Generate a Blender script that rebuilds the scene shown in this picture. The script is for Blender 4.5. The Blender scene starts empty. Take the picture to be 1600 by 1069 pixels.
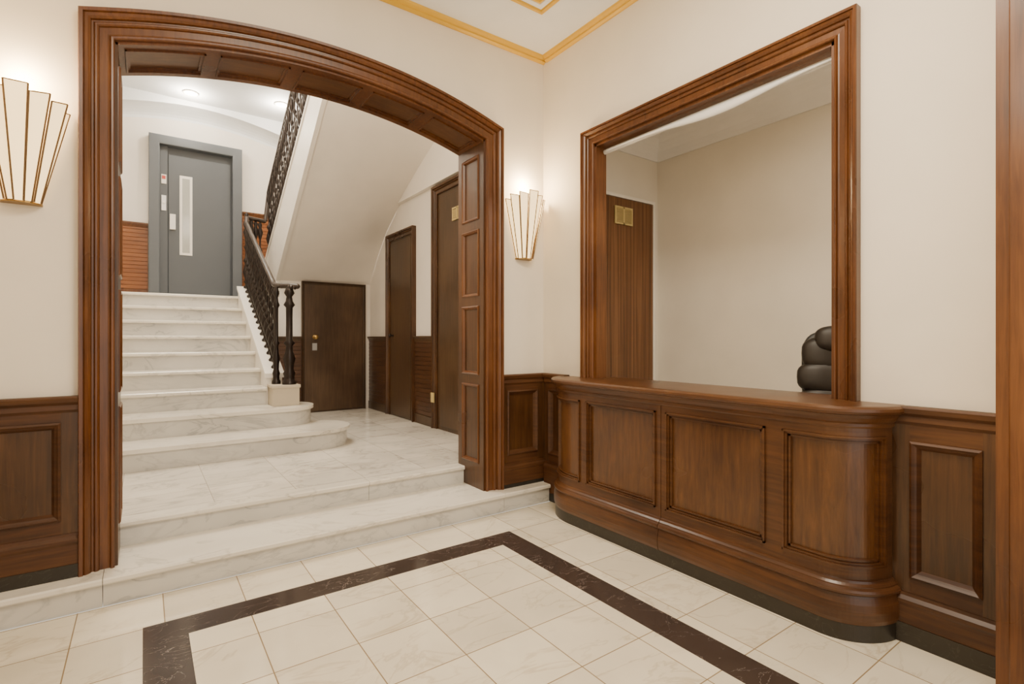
import bpy, math, random
from mathutils import Vector
random.seed(3)
COL = bpy.context.scene.collection

# ------------------------------------------------------------------ materials
def newmat(name):
    m = bpy.data.materials.new(name); m.use_nodes = True
    nt = m.node_tree; b = nt.nodes['Principled BSDF']
    return m, nt, b
def N(nt, t, **kw):
    n = nt.nodes.new(t)
    for k, v in kw.items():
        setattr(n, k, v)
    return n
def ramp(nt, stops):
    r = N(nt, 'ShaderNodeValToRGB')
    cr = r.color_ramp
    while len(cr.elements) > 1: cr.elements.remove(cr.elements[-1])
    cr.elements[0].position = stops[0][0]; cr.elements[0].color = (*stops[0][1], 1)
    for p, c in stops[1:]:
        e = cr.elements.new(p); e.color = (*c, 1)
    return r
def plain(name, col, rough=0.6, metal=0.0, emit=None, es=0, bump=0.0, var=0.03):
    m, nt, b = newmat(name)
    tc = N(nt, 'ShaderNodeTexCoord')
    n = N(nt, 'ShaderNodeTexNoise'); n.inputs['Scale'].default_value = 3.0; n.inputs['Detail'].default_value = 4
    nt.links.new(tc.outputs['Object'], n.inputs['Vector'])
    lo = tuple(max(0, c*(1-var)) for c in col); hi = tuple(min(1, c*(1+var)) for c in col)
    r = ramp(nt, [(0.3, lo), (0.7, hi)])
    nt.links.new(n.outputs['Fac'], r.inputs['Fac'])
    nt.links.new(r.outputs['Color'], b.inputs['Base Color'])
    b.inputs['Roughness'].default_value = rough
    b.inputs['Metallic'].default_value = metal
    if emit:
        b.inputs['Emission Color'].default_value = (*emit, 1)
        b.inputs['Emission Strength'].default_value = es
    if bump:
        n2 = N(nt, 'ShaderNodeTexNoise'); n2.inputs['Scale'].default_value = 90; n2.inputs['Detail'].default_value = 3
        nt.links.new(tc.outputs['Object'], n2.inputs['Vector'])
        bp = N(nt, 'ShaderNodeBump'); bp.inputs['Strength'].default_value = bump; bp.inputs['Distance'].default_value = 0.003
        nt.links.new(n2.outputs['Fac'], bp.inputs['Height']); nt.links.new(bp.outputs['Normal'], b.inputs['Normal'])
    return m
def wood(name, dark, mid, light, scale=(30, 30, 1.6), rough=0.32, coat=0.22, grain=0.5, pos=(0.36, 0.51, 0.68)):
    m, nt, b = newmat(name)
    tc = N(nt, 'ShaderNodeTexCoord'); mp = N(nt, 'ShaderNodeMapping')
    mp.inputs['Scale'].default_value = scale
    nt.links.new(tc.outputs['Object'], mp.inputs['Vector'])
    n = N(nt, 'ShaderNodeTexNoise'); n.inputs['Scale'].default_value = 1.6; n.inputs['Detail'].default_value = 7
    n.inputs['Roughness'].default_value = 0.65; n.inputs['Distortion'].default_value = 0.5
    nt.links.new(mp.outputs['Vector'], n.inputs['Vector'])
    n2 = N(nt, 'ShaderNodeTexNoise'); n2.inputs['Scale'].default_value = 1.6; n2.inputs['Detail'].default_value = 3
    nt.links.new(tc.outputs['Object'], n2.inputs['Vector'])
    add = N(nt, 'ShaderNodeMath', operation='MULTIPLY_ADD'); add.inputs[1].default_value = 1-grain
    nt.links.new(n2.outputs['Fac'], add.inputs[0])
    mul = N(nt, 'ShaderNodeMath', operation='MULTIPLY'); mul.inputs[1].default_value = grain
    nt.links.new(n.outputs['Fac'], mul.inputs[0]); nt.links.new(mul.outputs[0], add.inputs[2])
    r = ramp(nt, [(pos[0], dark), (pos[1], mid), (pos[2], light)])
    nt.links.new(add.outputs[0], r.inputs['Fac']); nt.links.new(r.outputs['Color'], b.inputs['Base Color'])
    mr = N(nt, 'ShaderNodeMapRange'); mr.inputs['From Min'].default_value = 0.3; mr.inputs['From Max'].default_value = 0.7
    mr.inputs['To Min'].default_value = rough*0.85; mr.inputs['To Max'].default_value = rough*1.2
    nt.links.new(n2.outputs['Fac'], mr.inputs['Value']); nt.links.new(mr.outputs[0], b.inputs['Roughness'])
    b.inputs['Specular IOR Level'].default_value = 0.4
    b.inputs['Coat Weight'].default_value = coat; b.inputs['Coat Roughness'].default_value = 0.25
    bp = N(nt, 'ShaderNodeBump'); bp.inputs['Strength'].default_value = 0.05; bp.inputs['Distance'].default_value = 0.002
    nt.links.new(n.outputs['Fac'], bp.inputs['Height']); nt.links.new(bp.outputs['Normal'], b.inputs['Normal'])
    return m
def marble(name, base, vein, tile=None, off=(0, 0), grout=(0.35, 0.3, 0.24), rough=0.22, vs=1.6, veinw=0.035, cloud=0.5, warm=None, gw=0.0022, tv=(0.90, 1.05)):
    m, nt, b = newmat(name)
    tc = N(nt, 'ShaderNodeTexCoord')
    L = nt.links.new
    vec = tc.outputs['Object']
    rnd = None
    if tile:
        tx, ty = tile if isinstance(tile, tuple) else (tile, tile)
        sub = N(nt, 'ShaderNodeVectorMath', operation='SUBTRACT'); sub.inputs[1].default_value = (off[0], off[1], 0)
        L(vec, sub.inputs[0])
        dv = N(nt, 'ShaderNodeVectorMath', operation='DIVIDE'); dv.inputs[1].default_value = (tx, ty, 100)
        L(sub.outputs[0], dv.inputs[0])
        fl = N(nt, 'ShaderNodeVectorMath', operation='FLOOR'); L(dv.outputs[0], fl.inputs[0])
        fr = N(nt, 'ShaderNodeVectorMath', operation='FRACTION'); L(dv.outputs[0], fr.inputs[0])
        wn = N(nt, 'ShaderNodeTexWhiteNoise'); wn.noise_dimensions = '3D'
        L(fl.outputs[0], wn.inputs['Vector'])
        rnd = wn
        ms = N(nt, 'ShaderNodeVectorMath', operation='MULTIPLY_ADD'); ms.inputs[1].default_value = (9, 9, 9)
        L(wn.outputs['Color'], ms.inputs[0]); L(vec, ms.inputs[2])
        vec2 = ms.outputs[0]
    else:
        vec2 = vec
    n = N(nt, 'ShaderNodeTexNoise'); n.inputs['Scale'].default_value = vs; n.inputs['Detail'].default_value = 6
    n.inputs['Distortion'].default_value = 1.4; n.inputs['Roughness'].default_value = 0.55
    mp = N(nt, 'ShaderNodeMapping'); mp.inputs['Scale'].default_value = (1, 1.9, 2.2); mp.inputs['Rotation'].default_value = (0.2, 0.3, 0.6)
    L(vec2, mp.inputs['Vector']); L(mp.outputs['Vector'], n.inputs['Vector'])
    s = N(nt, 'ShaderNodeMath', operation='SUBTRACT'); s.inputs[1].default_value = 0.5; L(n.outputs['Fac'], s.inputs[0])
    a = N(nt, 'ShaderNodeMath', operation='ABSOLUTE'); L(s.outputs[0], a.inputs[0])
    mr = N(nt, 'ShaderNodeMapRange'); mr.inputs['From Min'].default_value = 0; mr.inputs['From Max'].default_value = veinw
    mr.inputs['To Min'].default_value = 1; mr.inputs['To Max'].default_value = 0
    L(a.outputs[0], mr.inputs['Value'])
    n3 = N(nt, 'ShaderNodeTexNoise'); n3.inputs['Scale'].default_value = vs*1.3; n3.inputs['Detail'].default_value = 4
    L(vec2, n3.inputs['Vector'])
    r3 = ramp(nt, [(0.35, (0, 0, 0)), (0.7, (1, 1, 1))]); L(n3.outputs['Fac'], r3.inputs['Fac'])
    mm = N(nt, 'ShaderNodeMath', operation='MULTIPLY'); L(mr.outputs[0], mm.inputs[0]); L(r3.outputs['Color'], mm.inputs[1])
    mixc = N(nt, 'ShaderNodeMix', data_type='RGBA')
    mixc.inputs[6].default_value = (*base, 1)
    w = warm or tuple(c*(1-0.25*cloud) for c in base)
    mixc.inputs[7].default_value = (*w, 1)
    L(r3.outputs['Color'], mixc.inputs[0])
    mix = N(nt, 'ShaderNodeMix', data_type='RGBA'); L(mm.outputs[0], mix.inputs[0]); L(mixc.outputs[2], mix.inputs[6])
    mix.inputs[7].default_value = (*vein, 1)
    out = mix.outputs[2]
    if tile:
        hv = N(nt, 'ShaderNodeHueSaturation')
        mrv = N(nt, 'ShaderNodeMapRange'); mrv.inputs['To Min'].default_value = tv[0]; mrv.inputs['To Max'].default_value = tv[1]
        L(rnd.outputs['Value'], mrv.inputs['Value']); L(mrv.outputs[0], hv.inputs['Value']); L(out, hv.inputs['Color'])
        sx = N(nt, 'ShaderNodeSeparateXYZ'); L(fr.outputs[0], sx.inputs[0])
        def edge(o, t):
            s1 = N(nt, 'ShaderNodeMath', operation='SUBTRACT'); s1.inputs[1].default_value = 0.5; L(o, s1.inputs[0])
            a1 = N(nt, 'ShaderNodeMath', operation='ABSOLUTE'); L(s1.outputs[0], a1.inputs[0])
            g1 = N(nt, 'ShaderNodeMath', operation='GREATER_THAN'); g1.inputs[1].default_value = 0.5-gw/t; L(a1.outputs[0], g1.inputs[0])
            return g1.outputs[0]
        mx = N(nt, 'ShaderNodeMath', operation='MAXIMUM'); L(edge(sx.outputs[0], tx), mx.inputs[0]); L(edge(sx.outputs[1], ty), mx.inputs[1])
        mg = N(nt, 'ShaderNodeMix', data_type='RGBA'); L(mx.outputs[0], mg.inputs[0]); L(hv.outputs['Color'], mg.inputs[6])
        mg.inputs[7].default_value = (*grout, 1)
        out = mg.outputs[2]
    L(out, b.inputs['Base Color'])
    b.inputs['Roughness'].default_value = rough
    return m

M_wall = plain('cream_plaster', (0.81, 0.73, 0.605), 0.7, bump=0.05)
M_hall = plain('hall_plaster', (0.82, 0.765, 0.69), 0.7, bump=0.05)
M_lodge = plain('lodge_plaster', (0.75, 0.695, 0.60), 0.8)
M_ceil = plain('ceiling_paint', (0.83, 0.85, 0.87), 0.7)
M_gold = plain('gold_paint', (0.74, 0.44, 0.03), 0.45, 0.0)
M_frame = wood('walnut_frame', (0.055, 0.017, 0.0042), (0.112, 0.037, 0.0085), (0.185, 0.070, 0.017), rough=0.3)
M_panel = wood('walnut_panel', (0.032, 0.0125, 0.0038), (0.066, 0.026, 0.0078), (0.115, 0.049, 0.0145), rough=0.3)
M_panelh = wood('walnut_horizontal', (0.038, 0.013, 0.0038), (0.080, 0.029, 0.008), (0.135, 0.053, 0.0145), scale=(1.6, 1.6, 30), rough=0.32, coat=0.18)
M_dark = wood('dark_door_wood', (0.040, 0.021, 0.0095), (0.070, 0.037, 0.017), (0.105, 0.060, 0.028), rough=0.36)
M_lodgedoor = wood('striped_door_wood', (0.055, 0.02, 0.007), (0.13, 0.053, 0.018), (0.24, 0.11, 0.044), scale=(42, 42, 0.25), grain=0.92, pos=(0.36, 0.50, 0.64))
M_orange = wood('warm_wainscot_wood', (0.12, 0.036, 0.009), (0.21, 0.068, 0.016), (0.30, 0.11, 0.03), scale=(2, 2, 30))
M_black = marble('black_base_marble', (0.020, 0.015, 0.010), (0.06, 0.055, 0.04), vs=5, veinw=0.015, rough=0.35)
M_band = marble('brown_black_marble', (0.050, 0.036, 0.031), (0.36, 0.31, 0.28), vs=3.8, veinw=0.006, rough=0.13)
M_tile = marble('white_marble_tile', (0.81, 0.73, 0.575), (0.56, 0.47, 0.34), tile=0.36, off=(0.085, 0.18), grout=(0.28, 0.20, 0.115), rough=0.08, veinw=0.024, cloud=0.6, gw=0.0026, tv=(0.88, 1.05))
M_tileh = marble('hall_marble_tile', (0.78, 0.725, 0.63), (0.42, 0.38, 0.33), tile=(0.52, 0.40), off=(-0.13, 0.02), grout=(0.36, 0.32, 0.25), rough=0.10, veinw=0.035, gw=0.002, cloud=0.7, tv=(0.90, 1.04))
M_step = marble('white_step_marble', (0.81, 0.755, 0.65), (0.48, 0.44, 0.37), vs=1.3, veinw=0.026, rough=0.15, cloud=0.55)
M_riser = marble('shaded_riser_marble', (0.66, 0.63, 0.57), (0.36, 0.35, 0.33), vs=1.8, veinw=0.035, rough=0.22, cloud=0.7)  # same marble as the treads; the risers' shade is mixed into this greyer colour
M_iron = plain('black_iron', (0.020, 0.013, 0.010), 0.3, 0.5)
M_rail = plain('dark_handrail', (0.030, 0.018, 0.012), 0.3)
M_elev = plain('grey_blue_enamel', (0.080, 0.088, 0.098), 0.45)
M_elevf = plain('grey_blue_frame', (0.098, 0.108, 0.12), 0.45)
M_glass = plain('frosted_pane', (0.36, 0.36, 0.33), 0.15)
M_white = plain('white_enamel', (0.82, 0.775, 0.70), 0.4)
M_brass = plain('brass', (0.30, 0.18, 0.05), 0.35, 0.8)
M_brassd = plain('sconce_rib', (0.12, 0.062, 0.018), 0.4, 0.3)
M_ivory = plain('ivory_vent', (0.55, 0.42, 0.17), 0.5)
M_lamp = plain('lit_glass', (0.80, 0.68, 0.46), 0.5, emit=(1.0, 0.66, 0.28), es=2.3)
M_down = plain('lit_diffuser', (1, 1, 1), 0.5, emit=(1.0, 0.95, 0.85), es=14)
M_leather = plain('black_leather', (0.018, 0.013, 0.010), 0.45)
M_plastic = plain('black_plastic', (0.02, 0.02, 0.02), 0.5)
M_fabric = plain('white_fabric', (0.78, 0.77, 0.74), 0.8)
M_steel = plain('steel', (0.5, 0.5, 0.5), 0.35, 0.9)
M_red = plain('red_button', (0.5, 0.05, 0.03), 0.4)

# ------------------------------------------------------------------ mesh builder
def T0(a, b, c): return Vector((a, b, c))
def plane(O, U, V, Nn):
    O, U, V, Nn = map(Vector, (O, U, V, Nn))
    return lambda a, b, c: O + U*a + V*b + Nn*c
class MB:
    def __init__(s): s.v = []; s.f = []; s.m = []; s.sm = []
    def add(s, vs, fs, mi=0, smooth=False):
        o = len(s.v); s.v += [Vector(p) for p in vs]
        for f in fs: s.f.append([o+i for i in f]); s.m.append(mi); s.sm.append(smooth)
    def box(s, lo, hi, T=T0, mi=0):
        vs = [T(x, y, z) for x in (lo[0], hi[0]) for y in (lo[1], hi[1]) for z in (lo[2], hi[2])]
        s.add(vs, [(0,1,3,2),(4,6,7,5),(0,4,5,1),(2,3,7,6),(0,2,6,4),(1,5,7,3)], mi)
    def bbox(s, lo, hi, T=T0, mi=0, e=0.004):
        a0,b0,c0 = lo; a1,b1,c1 = hi
        r = [[(a0,b0,c0),(a1,b0,c0),(a1,b1,c0),(a0,b1,c0)],
             [(a0,b0,c1-e),(a1,b0,c1-e),(a1,b1,c1-e),(a0,b1,c1-e)],
             [(a0+e,b0+e,c1),(a1-e,b0+e,c1),(a1-e,b1-e,c1),(a0+e,b1-e,c1)]]
        vs = [T(*p) for q in r for p in q]; fs = [(3,2,1,0),(8,9,10,11)]
        for k in (0, 4):
            for i in range(4):
                j = (i+1) % 4; fs.append((k+i, k+j, k+4+j, k+4+i))
        s.add(vs, fs, mi)
    def prism(s, poly, c0, c1, T=T0, mi=0, smooth=False):
        n = len(poly)
        vs = [T(p[0], p[1], c0) for p in poly] + [T(p[0], p[1], c1) for p in poly]
        fs = [tuple(range(n-1, -1, -1)), tuple(range(n, 2*n))]
        s.add(vs, fs, mi)
        s.add(vs, [(i, (i+1) % n, n+(i+1) % n, n+i) for i in range(n)], mi, smooth)
    def sweep(s, path, prof, T=T0, closed=False, mi=0, smooth=False):
        n = len(path); P = [Vector(p) for p in path]; k = len(prof); vs = []
        def nrm(a, b):
            d = (b-a).normalized(); return Vector((-d.y, d.x))
        for i in range(n):
            if closed or 0 < i < n-1:
                n1 = nrm(P[i-1], P[i]); n2 = nrm(P[i], P[(i+1) % n]); m = (n1+n2)/(1+n1.dot(n2))
            elif i == 0: m = nrm(P[0], P[1])
            else: m = nrm(P[-2], P[-1])
            for d, h in prof:
                q = P[i]+m*d; vs.append(T(q.x, q.y, h))
        fs = []
        for i in range(n if closed else n-1):
            j = (i+1) % n
            for q in range(k-1): fs.append((i*k+q, j*k+q, j*k+q+1, i*k+q+1))
        if not closed:
            fs.append(tuple(range(k))); fs.append(tuple((n-1)*k+q for q in range(k-1, -1, -1)))
        s.add(vs, fs, mi, smooth)
    def extr(s, a0, a1, pts, T=T0, mi=0):
        n = len(pts)
        vs = [T(a0, p[0], p[1]) for p in pts]+[T(a1, p[0], p[1]) for p in pts]
        s.add(vs, [tuple(range(n)), tuple(range(2*n-1, n-1, -1))]+[(i, (i+1) % n, n+(i+1) % n, n+i) for i in range(n)], mi)
    def rod(s, p, q, r, seg=8, mi=0, r2=None):
        p = Vector(p); q = Vector(q); d = (q-p).normalized()
        u = d.orthogonal().normalized(); w = d.cross(u); r2 = r if r2 is None else r2
        vs = [p+(u*math.cos(t)+w*math.sin(t))*r for t in [2*math.pi*i/seg for i in range(seg)]]
        vs += [q+(u*math.cos(t)+w*math.sin(t))*r2 for t in [2*math.pi*i/seg for i in range(seg)]]
        s.add(vs, [(i, (i+1) % seg, seg+(i+1) % seg, seg+i) for i in range(seg)], mi, True)
        s.add(vs, [tuple(range(seg-1, -1, -1)), tuple(range(seg, 2*seg))], mi)
    def lathe(s, prof, c=(0, 0, 0), seg=12, mi=0, axis='Z', smooth=True):
        cx, cy, cz = c; k = len(prof); vs = []
        for i in range(seg):
            t = 2*math.pi*i/seg
            for r, z in prof:
                if axis == 'Z': vs.append((cx+r*math.cos(t), cy+r*math.sin(t), cz+z))
                elif axis == 'Y': vs.append((cx+r*math.cos(t), cy+z, cz+r*math.sin(t)))
                else: vs.append((cx+z, cy+r*math.cos(t), cz+r*math.sin(t)))
        fs = [(i*k+q, ((i+1) % seg)*k+q, ((i+1) % seg)*k+q+1, i*k+q+1) for i in range(seg) for q in range(k-1)]
        s.add(vs, fs, mi, smooth)
        s.add(vs, [tuple(i*k for i in range(seg-1, -1, -1)), tuple(i*k+k-1 for i in range(seg))], mi)
def link(ob, parent=None):
    COL.objects.link(ob)
    if parent: ob.parent = parent
    return ob
import bmesh
def build(mb, name, mats, origin=(0, 0, 0), parent=None, pworld=(0, 0, 0), bevel=0, **props):
    o = Vector(origin)
    me = bpy.data.meshes.new(name)
    me.from_pydata([tuple(p-o) for p in mb.v], [], mb.f)
    for m in (mats if isinstance(mats, (list, tuple)) else [mats]): me.materials.append(m)
    for i, p in enumerate(me.polygons):
        p.material_index = mb.m[i]; p.use_smooth = mb.sm[i]
    bm = bmesh.new(); bm.from_mesh(me); bmesh.ops.recalc_face_normals(bm, faces=bm.faces); bm.to_mesh(me); bm.free()
    ob = bpy.data.objects.new(name, me)
    ob.location = o-Vector(pworld) if parent else o
    if bevel:
        bv = ob.modifiers.new('bevel', 'BEVEL'); bv.width = bevel; bv.segments = 2; bv.limit_method = 'ANGLE'
    for k, v in props.items(): ob[k] = v
    return link(ob, parent)
def empty(name, loc, **props):
    e = bpy.data.objects.new(name, None); e.location = loc; e.empty_display_size = 0.1
    for k, v in props.items(): e[k] = v
    return link(e)
def structure(mb, name, mats, **k): return build(mb, name, mats, kind='structure', **k)

# ------------------------------------------------------------------ dimensions
YA, YA2 = 3.585, 4.0
XB, XB2 = 2.903, 3.0
XL = -0.74
CH = 3.9
OX0, OX1, SPR, RISE = -0.13, 2.285, 3.04, 0.19
HW = (OX1-OX0)/2; XC = (OX0+OX1)/2
R = (HW*HW+RISE*RISE)/(2*RISE); ZC = SPR+RISE-R; AM = math.asin(HW/R)
def arc(s, h=0):
    a = -AM+2*AM*s; return XC+(R-h)*math.sin(a), ZC+(R-h)*math.cos(a)
NA = 40
arcpts = [arc(i/NA) for i in range(NA+1)]

f = MB(); f.box((XL-0.15, -2.6, -0.1), (XB2, 3.43, 0)); structure(f, 'floor', M_tile)
f = MB()
b0x, b1x, b0y, b1y, bw = -0.004, 2.166, -0.75, 3.07, 0.178
f.sweep([(b0x, b0y), (b1x, b0y), (b1x, b1y), (b0x, b1y)], [(0, -0.01), (0, 0.0015), (bw, 0.0015), (bw, -0.01)], closed=True)
structure(f, 'trim_1', M_band)
Twa = plane((0, 0, 0), (1, 0, 0), (0, 0, 1), (0, 1, 0))
f = MB()
f.prism([(XL-0.15, 0.151), (OX0-0.02, 0.151)]+[(OX0-0.02, SPR)]+[arc(i/NA, -0.02) for i in range(NA+1)]+[(OX1+0.02, SPR), (OX1+0.02, 0.151), (XB2+0.2, 0.151), (XB2+0.2, CH+0.1), (XL-0.15, CH+0.1)], YA, YA2, T=Twa)
structure(f, 'wall_back', M_wall)
WY0, WY1, WZ0, WZ1 = 1.195, 2.94, 1.04, 2.94
f = MB()
f.box((XB, -2.6, 0), (XB2, WY0, CH)); f.box((XB, WY1, 0), (XB2, YA, CH))
f.box((XB, WY0, 0), (XB2, WY1, WZ0)); f.box((XB, WY0, WZ1), (XB2, WY1, CH))
structure(f, 'wall_right', M_wall)
f = MB(); f.box((XL-0.15, -2.6, 0), (XL, YA, CH)); structure(f, 'wall_left', M_wall)
f = MB(); f.box((XL-0.15, -2.6, CH), (XB2, YA, CH+0.1)); structure(f, 'ceiling', M_ceil)
f = MB()
gp = [(0, 0), (-0.055, 0), (-0.055, 0.012), (-0.045, 0.03), (-0.03, 0.026), (-0.015, 0.045), (0, 0.05)]
f.extr(XL, XB, gp, T=plane((0, YA, CH), (1, 0, 0), (0, 0, 1), (0, -1, 0)))
structure(f, 'trim_2', M_gold)
f = MB(); f.extr(-2.5, YA-0.05, gp, T=plane((XB, 0, CH), (0, 1, 0), (0, 0, 1), (-1, 0, 0))); structure(f, 'trim_3', M_gold)
f = MB()
Tc = plane((0, 0, CH), (1, 0, 0), (0, 1, 0), (0, 0, -1))
def crect(o): return [(XL+o, -2.0+o), (XB-o, -2.0+o), (XB-o, YA-0.08-o), (XL+o, YA-0.08-o)]
f.sweep(crect(0.42), [(0, 0), (0.0, 0.015), (0.03, 0.02), (0.035, 0)], T=Tc, closed=True)
f.sweep(crect(0.42), [(0.035, 0), (0.04, 0.01), (0.08, 0.01), (0.085, 0)], T=Tc, closed=True, mi=1)
f.sweep(crect(0.42), [(0.085, 0), (0.09, 0.012), (0.105, 0.012), (0.11, 0)], T=Tc, closed=True)
structure(f, 'trim_4', [M_gold, M_ceil])

# ------------------------------------------------------------------ arch casing
casing = [(0, -0.02), (0, 0.022), (0.005, 0.028), (0.014, 0.030), (0.018, 0.024), (0.022, 0.016), (0.030, 0.014), (0.064, 0.016), (0.068, 0.026), (0.075, 0.032), (0.082, 0.033),
          (0.087, 0.028), (0.090, 0.022), (0.098, 0.023), (0.102, 0.036), (0.112, 0.046), (0.124, 0.053), (0.130, 0.050), (0.132, 0.060), (0.148, 0.063), (0.152, 0.055), (0.152, 0)]
Tf = plane((0, YA, 0), (1, 0, 0), (0, 0, 1), (0, -1, 0))
f = MB()
path = [(OX0, 0.15)]+arcpts+[(OX1, 0.15)]
f.sweep(path, casing, T=Tf)
structure(f, 'trim_5', M_frame)
mould = [(0, 0.0), (0, 0.006), (0.008, 0.011), (0.014, 0.006), (0.02, 0.004), (0.028, -0.010), (0.028, -0.014)]
jz = [(0.36, 1.02), (1.10, 1.68), (1.76, 2.32), (2.40, 2.94)]
def jamb(T, zb):
    f = MB(); D = YA2-YA
    f.box((0, zb, -0.02), (D, SPR, 0.0), T=T, mi=1)
    h = 0.014
    f.box((0, zb, 0), (0.07, SPR, h), T=T, mi=1); f.box((D-0.07, zb, 0), (D, SPR, h), T=T, mi=1)
    zs = [zb]+[z for p in jz for z in p]+[SPR]
    for i in range(0, len(zs), 2): f.box((0.07, zs[i], 0), (D-0.07, zs[i+1], h), T=T, mi=1)
    for z0, z1 in jz:
        f.sweep([(0.07, z0), (D-0.07, z0), (D-0.07, z1), (0.07, z1)], [(d, hh+h) for d, hh in mould], T=T, closed=True)
    return f
f = jamb(plane((OX1, YA, 0), (0, 1, 0), (0, 0, 1), (-1, 0, 0)), 0.151); structure(f, 'trim_6', [M_frame, M_panel])
f = jamb(plane((OX0, YA, 0), (0, 1, 0), (0, 0, 1), (1, 0, 0)), 0.151); structure(f, 'trim_7', [M_frame, M_panel])
f = MB()
def abox(s0, s1, y0, y1, h0, h1, mi=0):
    n = max(1, int((s1-s0)*40)+1)
    rings = []
    for i in range(n+1):
        s = s0+(s1-s0)*i/n; r = []
        for y, h in ((y0, h0), (y1, h0), (y1, h1), (y0, h1)):
            x, z = arc(s, h); r.append((x, y, z))
        rings.append(r)
    vs = [p for r in rings for p in r]; fs = [(0, 1, 2, 3), tuple(4*n+q for q in (3, 2, 1, 0))]
    for i in range(n):
        for q in range(4): fs.append((4*i+q, 4*i+4+q, 4*i+4+(q+1) % 4, 4*i+(q+1) % 4))
    f.add(vs, fs, mi)
abox(0, 1, YA, YA2, -0.02, 0.0, 1)
abox(0, 1, YA, YA+0.06, 0, 0.016); abox(0, 1, YA2-0.06, YA2, 0, 0.016)
NP = 5
for i in range(NP+1):
    c = i/NP; w = 0.016
    abox(max(0, c-w), min(1, c+w), YA+0.06, YA2-0.06, 0, 0.016)
for i in range(NP):
    s0, s1 = i/NP+0.016, (i+1)/NP-0.016; y0, y1 = YA+0.06, YA2-0.06
    for a, bq, hh in ((0, 0.010, 0.026), (0.010, 0.024, 0.012)):
        k = a/ (2*AM*R); k2 = bq/(2*AM*R)
        abox(s0+k, s1-k, y0+a, y0+bq, 0, hh); abox(s0+k, s1-k, y1-bq, y1-a, 0, hh)
        abox(s0+k, s0+k2, y0+a, y1-a, 0, hh); abox(s1-k2, s1-k, y0+a, y1-a, 0, hh)
M_sof = wood('soffit_walnut', (0.065, 0.026, 0.008), (0.11, 0.045, 0.014), (0.17, 0.074, 0.024), scale=(1.6, 25, 25), rough=0.34)
structure(f, 'trim_8', [M_frame, M_sof])

# ------------------------------------------------------------------ wainscots
pm = [(0, 0.030), (0, 0.038), (0.010, 0.044), (0.018, 0.036), (0.026, 0.030), (0.036, 0.016), (0.040, 0.010)]
def wains(T, L, z0, z1, panels, pz0, pz1, base=0.07):
    f = MB()
    f.box((0, z0, 0), (L, z1, 0.012), T=T, mi=1)
    st = 0.030
    xs = [0]+[x for p in panels for x in p]+[L]
    for i in range(0, len(xs), 2): f.box((xs[i], z0+base, 0.0), (xs[i+1], z1-0.04, st), T=T, mi=1)
    for a, b in panels:
        f.box((a, z0+base, 0), (b, pz0, st), T=T, mi=2); f.box((a, pz1, 0), (b, z1-0.04, st), T=T, mi=2)
        f.sweep([(a, pz0), (b, pz0), (b, pz1), (a, pz1)], pm, T=T, closed=True, mi=2)
    f.extr(0, L, [(z0+base, 0), (z0+base, 0.045), (pz0-0.13, 0.045), (pz0-0.115, 0.05), (pz0-0.10, 0.05), (pz0-0.085, 0.036), (pz0-0.07, 0.034), (pz0-0.07, 0)], T=T, mi=2)
    f.extr(0, L, [(z1-0.085, 0.0), (z1-0.085, 0.032), (z1-0.07, 0.042), (z1-0.045, 0.04), (z1-0.03, 0.055), (z1-0.008, 0.062), (z1, 0.055), (z1, 0)], T=T, mi=2)
    f.box((0, z0, 0), (L, z0+base, 0.05), T=T, mi=3)
    return f
M_wh = wood('wainscot_horizontal', (0.036, 0.0125, 0.0038), (0.074, 0.027, 0.0078), (0.125, 0.050, 0.014), scale=(1.6, 1.6, 30), rough=0.46, coat=0.0)
WM = [M_frame, M_panel, M_wh, M_black]
TL = plane((XL, YA, 0), (1, 0, 0), (0, 0, 1), (0, -1, 0)); LL = (OX0-0.152)-XL
structure(wains(TL, LL, 0.15, 1.10, [(0.02, LL-0.07)], 0.45, 0.965), 'trim_9', WM)
TR = plane((OX1+0.152, YA, 0), (1, 0, 0), (0, 0, 1), (0, -1, 0)); LR = XB-OX1-0.152
structure(wains(TR, LR, 0.15, 1.10, [(0.05, LR-0.09)], 0.42, 0.965, base=0.03), 'trim_10', WM)
TB1 = plane((XB, YA-0.06, 0), (0, -1, 0), (0, 0, 1), (-1, 0, 0))
structure(wains(TB1, YA-0.06-3.24, 0.0, 1.10, [(0.05, 0.22)], 0.40, 0.965), 'trim_11', WM)
TB2 = plane((XB, 0.96, 0), (0, -1, 0), (0, 0, 1), (-1, 0, 0))
structure(wains(TB2, 0.96-0.53, 0.0, 1.09, [(0.09, 0.345)], 0.30, 0.93, base=0.09), 'trim_12', WM)
f = MB()
f.box((2.755, -0.1, 0), (XB, 0.552, CH-0.0)); f.bbox((0, 0, 0), (0.40, CH-0.3, 0.02), T=plane((2.755, 0.51, 0), (0, -1, 0), (0, 0, 1), (-1, 0, 0)))
structure(f, 'trim_13', M_frame)
f = MB()
wc = [(d*0.75, h*0.85) for d, h in casing]
Tw = plane((XB, 0, 0), (0, -1, 0), (0, 0, 1), (-1, 0, 0))
f.sweep([(-WY1, 1.09), (-WY1, WZ1), (-WY0, WZ1), (-WY0, 1.09)], wc, T=Tw)
f.box((XB, WY0, 1.09), (XB2+0.01, WY0+0.02, WZ1)); f.box((XB, WY1-0.02, 1.09), (XB2+0.01, WY1, WZ1)); f.box((XB, WY0, WZ1-0.02), (XB2+0.01, WY1, WZ1))
structure(f, 'window_1', M_frame)

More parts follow.
